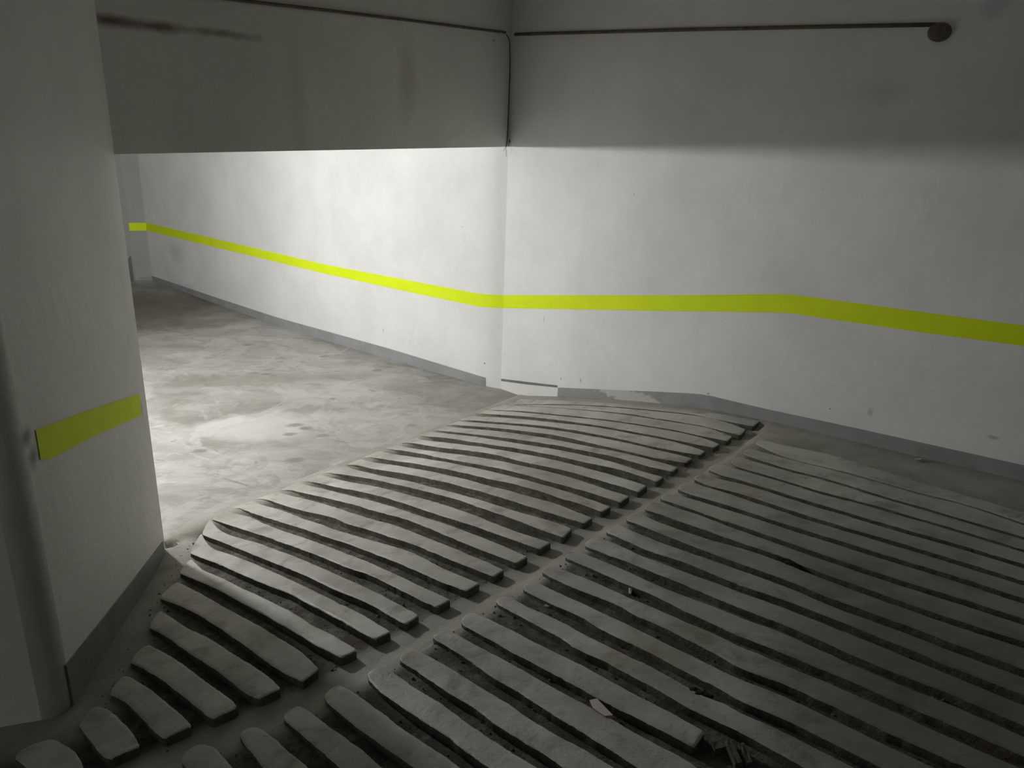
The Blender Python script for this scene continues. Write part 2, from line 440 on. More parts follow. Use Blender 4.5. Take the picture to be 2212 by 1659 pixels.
# ------------------------------------------------------------------ traced rib outlines (far edge, near edge)
LEFT = {
 1: ([(1120,862),(1300,870),(1480,884),(1642,910)], [(1110,873),(1250,874),(1372,882),(1480,893),(1560,908),(1628,921)]),
 2: ([(1110,875),(1250,876),(1372,884),(1480,895),(1560,909),(1612,928)], [(1090,873),(1200,880),(1348,893),(1453,909),(1530,923),(1600,940)]),
 3: ([(1090,874),(1200,881),(1348,895),(1453,911.5),(1530,925),(1583,943)], [(1052,884),(1130,888),(1200,895),(1326,908),(1417,922),(1507,940),(1571,953)]),
 4: ([(1052,885),(1130,891),(1200,898),(1326,911),(1417,925),(1507,943),(1556,959.5)], [(1024,896.5),(1042,893.6),(1143,900),(1200,906.5),(1290,918.7),(1381,935),(1471,953),(1542.7,967.5)]),
 5: ([(1024,897.5),(1045,900),(1107,903.5),(1200,913),(1290,923),(1381,939),(1471,958),(1524.6,974.8)], [(991,908),(1006,907),(1107,914),(1200,923),(1308,942),(1399,962),(1470,976),(1513.7,983)]),
 6: ([(991,909),(1017,912),(1107,919),(1200,929.5),(1308,947.5),(1399,967),(1460,981),(1496.6,990)], [(961,921),(979,918),(1053,922.5),(1143,933),(1200,940),(1290,960),(1381,981),(1435,992),(1483,1000)]),
 7: ([(961,922),(981,923),(1071,931),(1200,949.5),(1290,967.5),(1399,991),(1465,1010)], [(932,931),(948,930),(1017,937),(1107,948),(1200,961.5),(1272,975),(1345,991),(1408,1009),(1453,1019)]),
 8: ([(932,932),(941,934),(1017,942),(1107,956),(1200,970.5),(1290,989),(1381,1016),(1434,1031)], [(901,944),(919,942),(981,948),(1053,959.6),(1125,970),(1200,984),(1272,1000),(1345,1016),(1400,1034),(1419.7,1040.8)]),
 9: ([(901,945),(916,950),(999,960),(1071,970),(1200,994),(1272,1012),(1327,1027),(1399,1050)], [(861,959.6),(887,957),(963,968),(1053,978.6),(1125,996),(1200,1011.5),(1281,1033),(1340,1050),(1381,1063)]),
 10: ([(861,960.5),(878,966),(963,978),(1053,991),(1125,1005),(1200,1022.5),(1290,1050),(1361,1072)], [(823,972),(845,970),(908,980),(990,996),(1071,1010),(1134,1025),(1200,1044),(1272,1063),(1341,1086)]),
 11: ([(823,973),(845,980),(908,989),(999,1005),(1089,1025),(1200,1054.5),(1260,1073),(1321,1095)], [(780,989),(800,987),(872,997.5),(963,1013),(1035,1029),(1107,1045),(1200,1071.5),(1260,1091),(1301,1106)]),
 12: ([(780,990),(800,997),(872,1007.5),(963,1025),(1053,1048),(1143,1072),(1200,1088),(1281,1119)], [(743,1005),(770,1005),(800,1011),(872,1023),(963,1042),(1053,1066),(1125,1088),(1200,1111.5),(1262,1131)]),
 13: ([(743,1006),(770,1014),(800,1022),(872,1037),(945,1055),(1035,1079),(1107,1102),(1200,1128),(1237,1142.5)], [(693,1023),(722,1022),(800,1034.5),(881,1052),(963,1072),(1053,1101),(1134,1131),(1217,1162)]),
 14: ([(693,1024),(706,1029),(800,1048.5),(872,1066),(963,1091),(1053,1124),(1125,1151),(1191.5,1173)], [(645,1040),(682,1042),(744,1055),(800,1066.5),(872,1087),(945,1112),(1035,1140),(1125,1172),(1167,1187)]),
 15: ([(645,1041),(657,1045),(707,1058),(800,1080.5),(854,1096),(927,1120),(1026,1155),(1089,1180),(1141,1203)], [(601,1059.5),(635,1060),(698,1074),(753,1087),(800,1101.5),(872,1120),(954,1153),(1017,1179),(1071,1200),(1116.5,1217.5)]),
 16: ([(601,1060.5),(615,1067),(671,1080),(725,1096),(800,1120.5),(854,1135),(927,1163),(999,1192),(1090,1232)], [(547,1079),(577,1079.5),(635,1098),(707,1115),(753,1132),(800,1145.5),(876,1171),(963,1205),(1017,1227),(1067.6,1246.5)]),
 17: ([(547,1080),(559,1087),(617,1105),(671,1125),(734,1146),(800,1166),(887,1192),(950,1224),(999,1245),(1037,1261)], [(494,1100),(517,1098.5),(581,1120),(644,1139),(707,1161),(762,1179),(800,1194),(872,1221),(945,1254),(1008,1278)]),
 18: ([(494,1101),(505,1108),(545,1119),(617,1148),(671,1166),(734,1190),(800,1216),(872,1248),(927,1274),(974.5,1296)], [(454,1121),(501,1136),(554,1153),(617,1175),(689,1201),(753,1227),(800,1243.5),(881,1283),(944.7,1312.5)]),
 19: ([(454,1118),(480,1148),(545,1169),(599,1188),(635,1201),(689,1224),(744,1248),(800,1273.5),(854,1301),(906.7,1329.7)], [(434,1153),(487,1174),(555,1201),(613,1224),(671,1248),(722,1273),(800,1306),(863,1342),(879.6,1347.7)]),
 20: ([(434,1150),(455,1181),(494,1196),(544,1215),(599,1239),(664,1269),(725,1298),(800,1337),(846,1366)], [(408,1193.5),(468,1217),(512,1237),(568,1260),(610,1277),(657,1300),(708,1327),(762,1356),(809,1382)]),
 21: ([(412,1205),(440,1231),(485,1251),(537,1277),(588,1300),(663,1342),(717,1371),(773,1405)], [(384,1237),(454,1266),(516,1299),(597,1343),(673,1388),(737,1422)]),
 22: ([(380,1255),(445,1288),(504,1322),(578,1363),(645,1404),(690.8,1444.7)], [(341,1292),(384,1307),(433,1331),(497,1373),(556,1416),(612,1453),(652,1474.5)]),
 23: ([(343,1316),(396,1351),(457,1382),(514,1418),(578,1459),(606.7,1488)], [(318,1354),(360,1377),(408,1410),(469,1450),(502,1475),(536,1500),(558,1510)]),
 24: ([(317,1389),(371,1419),(434,1462),(500,1512),(511,1530)], [(273.6,1428),(326,1455),(380,1493),(434,1536),(458,1554)]),
 25: ([(266,1455),(317,1484),(371,1527),(414.6,1569)], [(230,1500),(263,1513),(299,1543),(335,1581),(353,1596)]),
 26: ([(207,1520),(245,1540),(281,1576),(304,1612)], [(167,1560),(190,1598),(216,1627),(239,1639)]),
 27: ([(110,1590),(147,1612),(172,1636),(184,1665)], [(20,1630),(60,1662),(95,1690),(120,1710)]),
}
# groove centre lines to the right of x=1600 and their half widths
G = {
 'z': ([(1641,948),(1711,963),(1800,982),(1910,1016),(2212,1105)], 1.2),
 'a': ([(1600,965),(1697,988.5),(1849,1027),(1987,1066),(2084,1090),(2212,1132)], 1.4),
 'b': ([(1600,986),(1705,1016),(1794,1039),(1918,1077),(2043,1113),(2212,1163)], 2.2),
 'c': ([(1600,1013),(1688,1038),(1780,1066),(1877,1091),(2015,1131),(2212,1190)], 2.2),
 'd': ([(1600,1041),(1683,1066),(1766,1092),(1835,1112),(1932,1141),(2070,1180),(2212,1223)], 3.5),
 'e': ([(1600,1071),(1697,1103),(1794,1133),(1904,1166),(2015,1199),(2212,1260)], 4.0),
 'f': ([(1600,1105),(1711,1141),(1807,1171),(1932,1210),(2070,1252),(2212,1298)], 4.5),
 'g': ([(1600,1141),(1711,1180),(1821,1218),(1932,1254),(2043,1289),(2212,1343)], 5.0),
 'h': ([(1600,1178),(1683,1206),(1738,1229),(1849,1270),(1960,1310),(2070,1347),(2212,1393)], 5.5),
 'i': ([(1600,1225),(1711,1265),(1794,1300),(1932,1350),(2070,1402),(2212,1455)], 7.0),
 'j': ([(1600,1272),(1711,1311),(1807,1349),(1932,1399),(2070,1455),(2212,1512)], 8.0),
 'k': ([(1600,1324),(1711,1366),(1821,1416),(1932,1463),(2070,1518),(2212,1579)], 9.0),
 'l': ([(1600,1385),(1711,1430),(1821,1477),(1932,1526),(2070,1588),(2212,1648)], 10.5),
 'm': ([(1600,1455),(1711,1499),(1821,1551),(1932,1604),(2043,1654),(2150,1700)], 12.0),
 'n': ([(1600,1527),(1711,1576),(1821,1632),(1900,1672)], 13.0),
}
def fe_of(k): return [(x, y + G[k][1] * (1 + .35 * (x - 1600) / 612)) for x, y in G[k][0]]
def ne_of(k): return [(x, y - G[k][1] * (1 + .35 * (x - 1600) / 612)) for x, y in G[k][0]]
RIGHT = [
 (fe_of('z'), [(1630,958)] + ne_of('a')[1:]),
 ([(1618,968)] + fe_of('a')[1:], [(1600,980)] + ne_of('b')[1:]),
 ([(1590,988),(1605,989)] + fe_of('b')[1:], [(1575,998),(1600,1010)] + ne_of('c')[1:]),
 ([(1540,1004),(1556,1003)] + fe_of('c'), [(1527,1014),(1560,1027)] + ne_of('d')),
 ([(1509,1024),(1524,1026),(1562,1036)] + fe_of('d'), [(1495,1034),(1534,1050)] + ne_of('e')),
 ([(1477,1043),(1490,1042),(1543,1057)] + fe_of('e'), [(1460,1055),(1480,1064),(1534,1080)] + ne_of('f')),
 ([(1432,1068),(1450,1066),(1525,1087)] + fe_of('f'), [(1424,1077),(1489,1098),(1530,1113)] + ne_of('g')),
 ([(1404,1088),(1424,1085),(1507,1112)] + fe_of('g'), [(1388,1099),(1440,1116),(1525,1146)] + ne_of('h')),
 ([(1363,1111),(1378,1108),(1417,1125),(1471,1145),(1534,1166)] + fe_of('h'), [(1348,1122),(1381,1134),(1417,1149),(1462,1167),(1507,1184)] + ne_of('i')),
 ([(1318,1138),(1334,1134),(1366,1147),(1417,1167),(1471,1187),(1525,1205)] + fe_of('i'), [(1305,1148),(1345,1165),(1390,1185),(1435,1201),(1480,1216),(1525,1234)] + ne_of('j')),
 ([(1272,1166),(1290,1161),(1345,1181),(1381,1199),(1435,1219),(1489,1240),(1543,1259)] + fe_of('j'), [(1260,1178),(1308,1196),(1348,1211),(1390,1228),(1440,1248),(1507,1276)] + ne_of('k')),
 ([(1228,1193),(1243,1189),(1290,1207),(1345,1229),(1381,1245),(1435,1270),(1507,1297)] + fe_of('k'), [(1217,1204),(1272,1226),(1312,1244),(1363,1266),(1435,1297),(1482,1322),(1543,1349)] + ne_of('l')),
 ([(1180,1222),(1198,1225),(1254,1245),(1308,1268),(1363,1292),(1417,1315),(1489,1346),(1562,1378)] + fe_of('l'), [(1167,1234),(1200,1251),(1254,1276),(1327,1304),(1372,1328),(1435,1356),(1507,1393),(1560,1420)] + ne_of('m')),
 ([(1138,1257),(1156,1256),(1200,1277),(1254,1301),(1317,1331),(1381,1361),(1431,1386),(1503,1421),(1550,1444)] + fe_of('m'), [(1126,1272),(1160,1290),(1200,1308),(1254,1333),(1319,1370),(1404,1410),(1467,1444),(1539,1480)] + ne_of('n')),
 ([(1078,1291),(1097,1290),(1143,1312),(1200,1337),(1254,1367),(1313,1394),(1367,1421),(1404,1438),(1458,1468),(1494,1489),(1521,1504),(1566,1521)] + fe_of('n'),
  [(1067,1301),(1125,1333),(1200,1371),(1250,1404),(1322,1438),(1395,1476),(1467,1518),(1539,1554),(1612,1588),(1690,1632),(1760,1670)]),
 ([(1004,1330),(1024,1324),(1089,1353),(1162,1390),(1243,1431),(1322,1473),(1413,1519),(1470,1550),(1503,1569),(1523,1583)],
  [(992,1344),(1016,1359),(1053,1379),(1108,1411),(1153,1434),(1207,1462),(1250,1485),(1337,1532),(1413,1570),(1470,1600),(1500,1616)]),
 ([(940,1368),(958,1363),(987,1371),(1035,1397),(1117,1440),(1180,1476),(1250,1515),(1326,1556),(1395,1594),(1467,1634),(1510,1662)],
  [(932,1379),(990,1411),(1053,1455),(1117,1493),(1189,1540),(1250,1577),(1313,1617),(1376,1657),(1400,1675)]),
 ([(872,1410),(892,1405),(912,1410),(950,1430),(994,1457),(1072,1504),(1126,1540),(1207,1590),(1300,1642),(1345,1670)],
  [(859,1424),(911,1459),(954,1488),(1026,1531),(1081,1571),(1171,1628),(1240,1676)]),
 ([(800,1446),(822,1440),(842,1447),(893,1482),(950,1518),(1030,1576),(1090,1614),(1162,1659),(1190,1678)],
  [(790,1464),(826,1497),(893,1543),(950,1581),(1010,1626),(1055,1657),(1085,1680)]),
 ([(705,1492),(728,1481),(750,1487),(776,1504),(812,1529),(857,1563),(911,1600),(950,1626),(1010,1670)],
  [(698,1510),(749,1554),(821,1608),(884,1652),(915,1680)]),
 ([(622,1534),(642,1526),(662,1533),(713,1569),(767,1608),(826,1657),(850,1680)],
  [(608,1552),(658,1592),(727,1655),(755,1685)]),
 ([(522,1578),(545,1570),(570,1576),(595,1596),(622,1621),(662,1655),(690,1685)],
  [(516,1592),(540,1620),(568,1657),(590,1690)]),
 ([(400,1622),(430,1608),(462,1611),(480,1628),(505,1659),(530,1700)],
  [(388,1640),(402,1660),(425,1690)]),
]
GUT = np.array([onramp(*p) for p in [(1640,925),(1540,1000),(1440,1052),(1330,1108),(1235,1168),(1120,1238),(1010,1303),(880,1375),(755,1447),(620,1522),(450,1592),(350,1642),(250,1695)]])

def polydist(X, Y, P):
    best = np.full(X.shape, 1e9); sg = np.ones(X.shape)
    for a, b in zip(P[:-1], P[1:]):
        ab = b - a; t = np.clip(((X - a[0]) * ab[0] + (Y - a[1]) * ab[1]) / (ab @ ab), 0, 1)
        dq = np.hypot(X - a[0] - ab[0] * t, Y - a[1] - ab[1] * t)
        cr = ab[0] * (Y - a[1]) - ab[1] * (X - a[0])
        sg = np.where(dq < best, np.sign(cr), sg); best = np.minimum(best, dq)
    return best, sg

def sst(a, b, x):
    t = np.clip((x - a) / (b - a), 0, 1); return t * t * (3 - 2 * t)

PIT = onz(371, 1180)
def bed_depth(X, Y):
    px, py = X - L1[0], Y - L1[1]
    d = px * N[0] + py * N[1]
    wallr = (X - C[0]) * NR[0] + (Y - C[1]) * NR[1]
    gut, sg = polydist(X, Y, GUT)
    up = sg > 0                                   # the side of the gutter away from the landing
    pier, _ = polydist(X, Y, np.array([PE, PN, PN + dF * 2.6]))
    groove = .036 * sst(.03, .38, d) * (.35 + .65 * sst(.3, 1.5, wallr))
    groove = np.where(up, groove * (.50 + .50 * sst(.12, .5, gut)) * (.12 + .88 * sst(.7, 1.9, wallr)), groove)
    groove *= sst(.02, .22, wallr) * (.35 + .65 * sst(.06, .26, pier))
    gu = .040 * (1 - sst(.10, .22, gut)) * sst(.02, .10, wallr)
    gu = np.where(up, gu * (1 - .50 * sst(.0, .10, gut)) * (.15 + .85 * sst(.6, 1.7, wallr + 3.5 * (gut < .03))), gu)
    return np.maximum(groove, gu), gut, d, wallr, pier

# ------------------------------------------------------------------ ramp
ramp = bpy.data.objects.new('ramp', None); COL.objects.link(ramp)
ramp.location = (float(L1[0]), float(L1[1]), 0.0)
tag(ramp, 'concrete car ramp with raised ribs and a drain gutter, rising from the smooth landing', 'ramp', kind='structure')
RO = Vector(ramp.location)

vs_, ds_ = np.concatenate([np.arange(-8, -4.5, .3), np.arange(-4.4, 3.95, .03)]), np.concatenate([np.arange(-.25, .5, .02), np.arange(.5, 5.2, .03), np.arange(5.4, 9.5, .3)])
VV, DDm = np.meshgrid(vs_, ds_, indexing='ij')
X = L1[0] + VV * U[0] + DDm * N[0]; Y = L1[1] + VV * U[1] + DDm * N[1]
dep, gut, dd, wr, pd_ = bed_depth(X, Y)
Z = hgt(X, Y) - dep
Z = Z + RNG.normal(0, .0011, Z.shape) * np.clip(dep / .03, 0, 1) - .003 * (dep < .001)
near = np.where(DDm < 0, -.012, 0.0)
Z = Z + near
pr = np.hypot((X - PIT[0]), (Y - PIT[1]))
Z = Z - .06 * (1 - sst(.035, .06, pr))
nv, nd = VV.shape
verts = np.stack([X, Y, Z], -1).reshape(-1, 3) - np.array(RO)
idx = np.arange(nv * nd).reshape(nv, nd)
faces = np.stack([idx[:-1, :-1], idx[1:, :-1], idx[1:, 1:], idx[:-1, 1:]], -1).reshape(-1, 4)
keep = (wr[:-1, :-1] > -.1).reshape(-1)
me = bpy.data.meshes.new('ramp_bed'); me.from_pydata(verts.tolist(), [], faces[keep].tolist()); me.update()
sm_att = me.attributes.new('smoothed', 'FLOAT', 'POINT')
smv = np.maximum(1 - sst(.09, .17, gut), 1 - sst(.05, .30, dd)); smv = np.maximum(smv, 1 - sst(.25, .9, wr)); smv = np.maximum(smv, .8 * (1 - sst(.14, .30, pd_)))
sm_att.data.foreach_set('value', smv.reshape(-1).astype(np.float32))
for p in me.polygons: p.use_smooth = True
me.flip_normals() if me.polygons[0].normal.z < 0 else None
bed = link('ramp_bed', me, M_BED, ramp)

def catmull(P, step=.025):
    P = np.array(P); n = len(P)
    if n < 3: return P
    Q = np.vstack([2 * P[0] - P[1], P, 2 * P[-1] - P[-2]]); out = []
    for i in range(1, n):
        p0, p1, p2, p3 = Q[i - 1], Q[i], Q[i + 1], Q[i + 2]
        m = max(2, int(np.linalg.norm(p2 - p1) / step))
        for t in np.arange(m) / m:
            m1 = (p2 - p0) * .5; m2 = (p3 - p1) * .5
            h = np.array([2*t**3-3*t**2+1, t**3-2*t**2+t, -2*t**3+3*t**2, t**3-t**2])
            out.append(h[0]*p1 + h[1]*m1 + h[2]*p2 + h[3]*m2)
    out.append(P[-1]); return np.array(out)

def resample(P, n):
    s = np.concatenate([[0], np.cumsum(np.linalg.norm(np.diff(P, axis=0), axis=1))])
    t = np.linspace(0, s[-1], n)
    return np.stack([np.interp(t, s, P[:, 0]), np.interp(t, s, P[:, 1])], -1), s[-1]

def smooth_noise(n, step, wl, amp):
    k = max(3, int(n * step / wl) + 3)
    c = RNG.normal(0, amp, k)
    return np.interp(np.linspace(0, k - 1, n), np.arange(k), c)

def rib(fe, ne, start_round=.0, end_round=.012, ext=0.0, name='rib'):
    a = catmull([onramp(*p) for p in fe]); b = catmull([onramp(*p) for p in ne])
    if ext:
        for q in (0, 1):
            c = (a, b)[q]; d = c[-1] - c[-min(8, len(c))]; d /= np.linalg.norm(d)
            c = np.vstack([c, c[-1] + d * ext])
            if q == 0: a = c
            else: b = c
    la = np.linalg.norm(np.diff(a, axis=0), axis=1).sum()
    n = max(12, int(la / .011))
    a, la = resample(a, n); b, lb = resample(b, n)
    step = la / n
    wid = np.linalg.norm(a - b, axis=1, keepdims=True)
    cross = (a - b) / np.maximum(wid, 1e-4)
    ed = lambda: smooth_noise(n, step, .16, .0012) + smooth_noise(n, step, .045, .0011) + RNG.normal(0, .0005, n) + np.abs(smooth_noise(n, step, .3, .0015))
    fade = np.clip(wid[:, 0] / .05, 0, 1)
    a = a - cross * (ed() * fade)[:, None]; b = b + cross * (ed() * fade)[:, None]
    mid = (a + b) / 2
    s = np.arange(n) * step; w = wid[:, 0].mean()
    sc_ = np.ones(n)
    if start_round > 0:
        r = start_round; k = np.clip(s / r, 0, 1); sc_ *= np.sqrt(np.clip(1 - (1 - k) ** 2, 0.02, 1))
    if end_round > 0:
        r = end_round; k = np.clip((s[-1] - s) / r, 0, 1); sc_ *= (.86 + .14 * k)
    a = mid + (a - mid) * sc_[:, None]; b = mid + (b - mid) * sc_[:, None]
    # profile across: (fraction, drop)
    prof = [(0, .075), (0, .0022), (0, .0022), (.035, .0004), (.12, 0), (.32, 0), (.5, -.0004), (.68, 0), (.86, 0), (.965, .0005), (1, .0028), (1, .0028), (1, .075)]
    V = []; m = len(prof)
    top_noise = [smooth_noise(n, step, .12, .0007) for _ in prof]; top_noise[1] = top_noise[2]; top_noise[m - 2] = top_noise[m - 3]
    chip = np.clip(smooth_noise(n, step, .06, .5) - .8, 0, .5) * .008 + np.abs(RNG.normal(0, .0006, n))
    chip2 = np.clip(smooth_noise(n, step, .06, .5) - .75, 0, .5) * .008 + np.abs(RNG.normal(0, .0008, n))
    rows = []
    for j in range(n):
        row = []
        dn_end = 0.0
        if j == 0 or j == n - 1: dn_end = .003
        for i, (f, dr) in enumerate(prof):
            p = a[j] + (b[j] - a[j]) * f
            z = float(hgt(p[0], p[1])) + .0018 - dr
            if 0 < i < m - 1:
                z += top_noise[i][j] - dn_end
                if i in (1, 2): z -= chip[j]
                if i in (m - 2, m - 3): z -= chip2[j]
            row.append((p[0] - RO.x, p[1] - RO.y, z - RO.z))
        rows.append(row)
    for r_ in rows: V += r_
    F = []
    for j in range(n - 1):
        for i in range(m - 1):
            if i in (1, m - 3): continue
            F.append([j * m + i, j * m + i + 1, (j + 1) * m + i + 1, (j + 1) * m + i])
    F.append([i for i in range(m)][::-1]); F.append([(n - 1) * m + i for i in range(m)])
    me = bpy.data.meshes.new(name); me.from_pydata([[float(c) for c in v] for v in V], [], F); me.update()
    nq = (n - 1) * (m - 3); order = [i for i in range(m - 1) if i not in (1, m - 3)]
    for p in me.polygons:
        if p.index < nq:
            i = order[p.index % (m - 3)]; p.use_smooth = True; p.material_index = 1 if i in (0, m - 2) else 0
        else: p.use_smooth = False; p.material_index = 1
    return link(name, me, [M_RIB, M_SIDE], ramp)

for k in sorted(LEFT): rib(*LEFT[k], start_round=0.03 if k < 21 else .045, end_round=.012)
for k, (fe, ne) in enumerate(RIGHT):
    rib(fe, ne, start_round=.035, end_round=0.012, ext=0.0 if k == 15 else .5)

# ------------------------------------------------------------------ painted bases
def on_wall_strip(name, tops, bots, P, d, mat, th=.004, parent=None, off=0.0, floor=False):
    """thin band on a wall plane between two traced edges; bottoms may follow the floor"""
    xs = np.linspace(tops[0][0], tops[-1][0], 60)
    T = [onwall(x, np.interp(x if tops[0][0] < tops[-1][0] else -x, [t[0] if tops[0][0] < tops[-1][0] else -t[0] for t in tops], [t[1] for t in tops]), P, d) for x in xs]
    if floor:
        Bq = [np.array([t[0], t[1], (float(hgt(t[0], t[1])) if floor == 'ramp' else 0) - .03]) for t in T]
    else:
        sx = 1 if bots[0][0] < bots[-1][0] else -1
        Bq = []
        for i, x in enumerate(np.linspace(bots[0][0], bots[-1][0], 60)):
            Bq.append(onwall(x, np.interp(x * sx, [b[0] * sx for b in bots], [b[1] for b in bots]), P, d))
    V = []
    for t, b, x in zip(T, Bq, xs):
        nn = wnorm(x, np.interp(x if tops[0][0] < tops[-1][0] else -x, [q[0] if tops[0][0] < tops[-1][0] else -q[0] for q in tops], [q[1] for q in tops]), P, d)
        V += [t + nn * off, t + nn * (off + th), b + nn * (off + th), b + nn * off]
    F = []
    for i in range(len(T) - 1):
        for k in range(4): F.append([i * 4 + k, i * 4 + (k + 1) % 4, (i + 1) * 4 + (k + 1) % 4, (i + 1) * 4 + k])
    F.append([3, 2, 1, 0]); m = (len(T) - 1) * 4; F.append([m, m + 1, m + 2, m + 3])
    return mesh(name, V, F, mat, parent)

struct(on_wall_strip('baseboard_right', [(1206,837),(1300,841),(1420,846),(1500,850),(1525,852.5),(1640,880),(1860,927),(2212,1005),(2600,1095)], None, C, DR, M_BASE_R, .006, floor='ramp'))
struct(on_wall_strip('baseboard_back', [(329,596),(474,645),(603,687),(841,753),(1049,816)], None, 'back', dW, M_BASE, .006, floor='flat'))
struct(on_wall_strip('baseboard_end', [(300,600),(329,597)], None, W0, dE, M_BASE, .006, floor='flat'))
struct(on_wall_strip('baseboard_left', [(139,1438),(200,1362),(270,1274),(350,1170)], None, PE, DP, M_BASE_P, .008, floor='ramp'))
struct(on_wall_strip('trim_1', [(1083,818),(1140,825),(1204,832.5)], [(1083,823),(1140,830.5),(1204,837)], C, DR, M_SLIT, .003))
# dark grey panel at the foot of the far side wall
dS = (E2b - E1) / np.linalg.norm(E2b - E1)
struct(on_wall_strip('trim_2', [(262,584),(281,553)], [(265,614),(288,607)], E1, dS, M_BASE_P, .02))

# ------------------------------------------------------------------ lime stripes
def stripe_piece(V, F, tops, bots, P, d, off=.0015, th=.002, k=16):
    base = len(V)
    ts = np.linspace(0, 1, k)
    def samp(L_, t):
        s = np.linspace(0, 1, len(L_)) if len(L_) == 2 else None
        xs = np.array([p[0] for p in L_], float); f = (xs - xs[0]) / (xs[-1] - xs[0])
        return np.interp(t, f, xs), np.interp(t, f, [p[1] for p in L_])
    for t in ts:
        a = onwall(*samp(tops, t), P, d); b = onwall(*samp(bots, t), P, d); nn = wnorm(*samp(tops, t), P, d)
        V += [a + nn * off, a + nn * (off + th), b + nn * (off + th), b + nn * off]
    for i in range(k - 1):
        for q in range(4): F.append([base + i * 4 + q, base + i * 4 + (q + 1) % 4, base + (i + 1) * 4 + (q + 1) % 4, base + (i + 1) * 4 + q])
    F.append([base + 3, base + 2, base + 1, base]); m = base + (k - 1) * 4; F.append([m, m + 1, m + 2, m + 3])

V, F = [], []
stripe_piece(V, F, [(1089.5,637.4),(1300,638),(1442,638),(1690,635),(1710,636),(1800,648),(2000,675),(2212,703),(2500,742)],
             [(1088.5,665.5),(1300,669),(1442,671.5),(1690,675),(1710,677),(1800,690),(2000,719),(2212,747),(2500,787)], C, DR, k=60)
stripe_piece(V, F, [(316,481),(700,571),(900,609),(1000,628),(1030,633.5),(1060,636.5),(1091,637.4)], [(316,498),(700,590.5),(900,634),(1000,655),(1030,661.5),(1060,664),(1090,665.5)], 'back', dW, k=80)
stripe_piece(V, F, [(276,481.5),(316,481)], [(278,498.5),(316,498)], W0, dE)
s_main = mesh('wall_stripe', V, F, M_STRIPE)
tag(s_main, 'long lime yellow painted stripe running along the white landing and ramp walls', 'stripe', 'lime stripes on the walls')
V, F = [], []
stripe_piece(V, F, [(75,929),(186,888),(300,851)], [(86,993),(107,991),(200,943),(304,897)], PE, DP, k=24)
s_p = mesh('wall_stripe', V, F, M_STRIPE)
tag(s_p, 'short lime yellow stripe on the left pier, dirty at its near end', 'stripe', 'lime stripes on the walls')

# ------------------------------------------------------------------ conduits, box, cable
nR3 = np.array([NR[0], NR[1], 0]); nB3 = np.array([nB[0], nB[1], 0])
def pipe(name, pts, P, d, n3, r, mat, label, cat, group=None, off=None, wob=0.0):
    Q = []
    for i, p in enumerate(pts):
        q = onwall(*p, P, d) + n3 * (r * .7 if off is None else off); Q.append(q)
    o = Q[0].copy()
    t = tube(name, Q, r, mat, origin=tuple(o)); return tag(t, label, cat, group)
c1 = pipe('conduit', [(1114,74.5),(1180,72.5),(1300,69.5),(1500,64),(1800,57.5),(2022,53.5)], C, DR, nR3, .0125, M_RUST,
          'thin rusty conduit running along the upper right wall to a round box', 'conduit', 'conduits under the ceiling')
c2 = pipe('conduit', [(1090,70),(1060,66.5),(1000,59),(900,46),(700,22),(523,2),(420,-12),(300,-30)], C, dB, nB3, .0105, M_RUST,
          'thin dark conduit sloping along the top of the beam on the left', 'conduit', 'conduits under the ceiling')
# junction box: short cylinder against the wall with a lid rim
jb = bpy.data.objects.new('junction_box', None); COL.objects.link(jb)
jc = onwall(2031, 70, C, DR); jb.location = tuple(jc)
tag(jb, 'small round grimy junction box at the right end of the wall conduit', 'junction box')
def disc(name, r0, d0, d1, mat, parent, seg=28, flat=0.0):
    t = np.array([DR[0], DR[1], 0]); up = np.array([0, 0, 1.0]); V, F = [], []
    for dd_, rr in ((d0, r0), (d1 * .85, r0), (d1, r0 * .88)):
        for k in range(seg):
            a = 2 * math.pi * k / seg; V.append(nR3 * dd_ + t * rr * math.cos(a) + up * rr * .85 * math.sin(a))
    for s in range(2):
        for k in range(seg): F.append([s * seg + k, s * seg + (k + 1) % seg, (s + 1) * seg + (k + 1) % seg, (s + 1) * seg + k])
    F.append([k for k in range(seg)][::-1]); F.append([2 * seg + k for k in range(seg)])
    return mesh(name, V, F, mat, parent)
disc('body', .062, .0, .035, M_BOX, jb); disc('lid', .050, .035, .042, M_RUST, jb)
M_BLACK = plain('black_cable', (.035, .033, .028), .7, .1)
cb = pipe('cable', [(1093,75),(1098,82),(1100.5,95),(1101,125),(1100.5,165),(1099,200),(1097.5,250),(1095,300),(1094,311)], C, dB, nB3, .0036, M_BLACK,
          'thin black cable running down the corner between beam and right wall', 'cable', off=.004)
for pts in ([(1094,309),(1091,318),(1087,326)], [(1094,309),(1092,322),(1093,338)]):
    Q = [onwall(*p, C, dB) + nB3 * .004 for p in pts]; o = Q[0]
    w_ = tube('loose_strand', [q - onwall(1093, 75, C, dB) - nB3 * .004 for q in Q], .0016, M_BLACK, cb, 6)

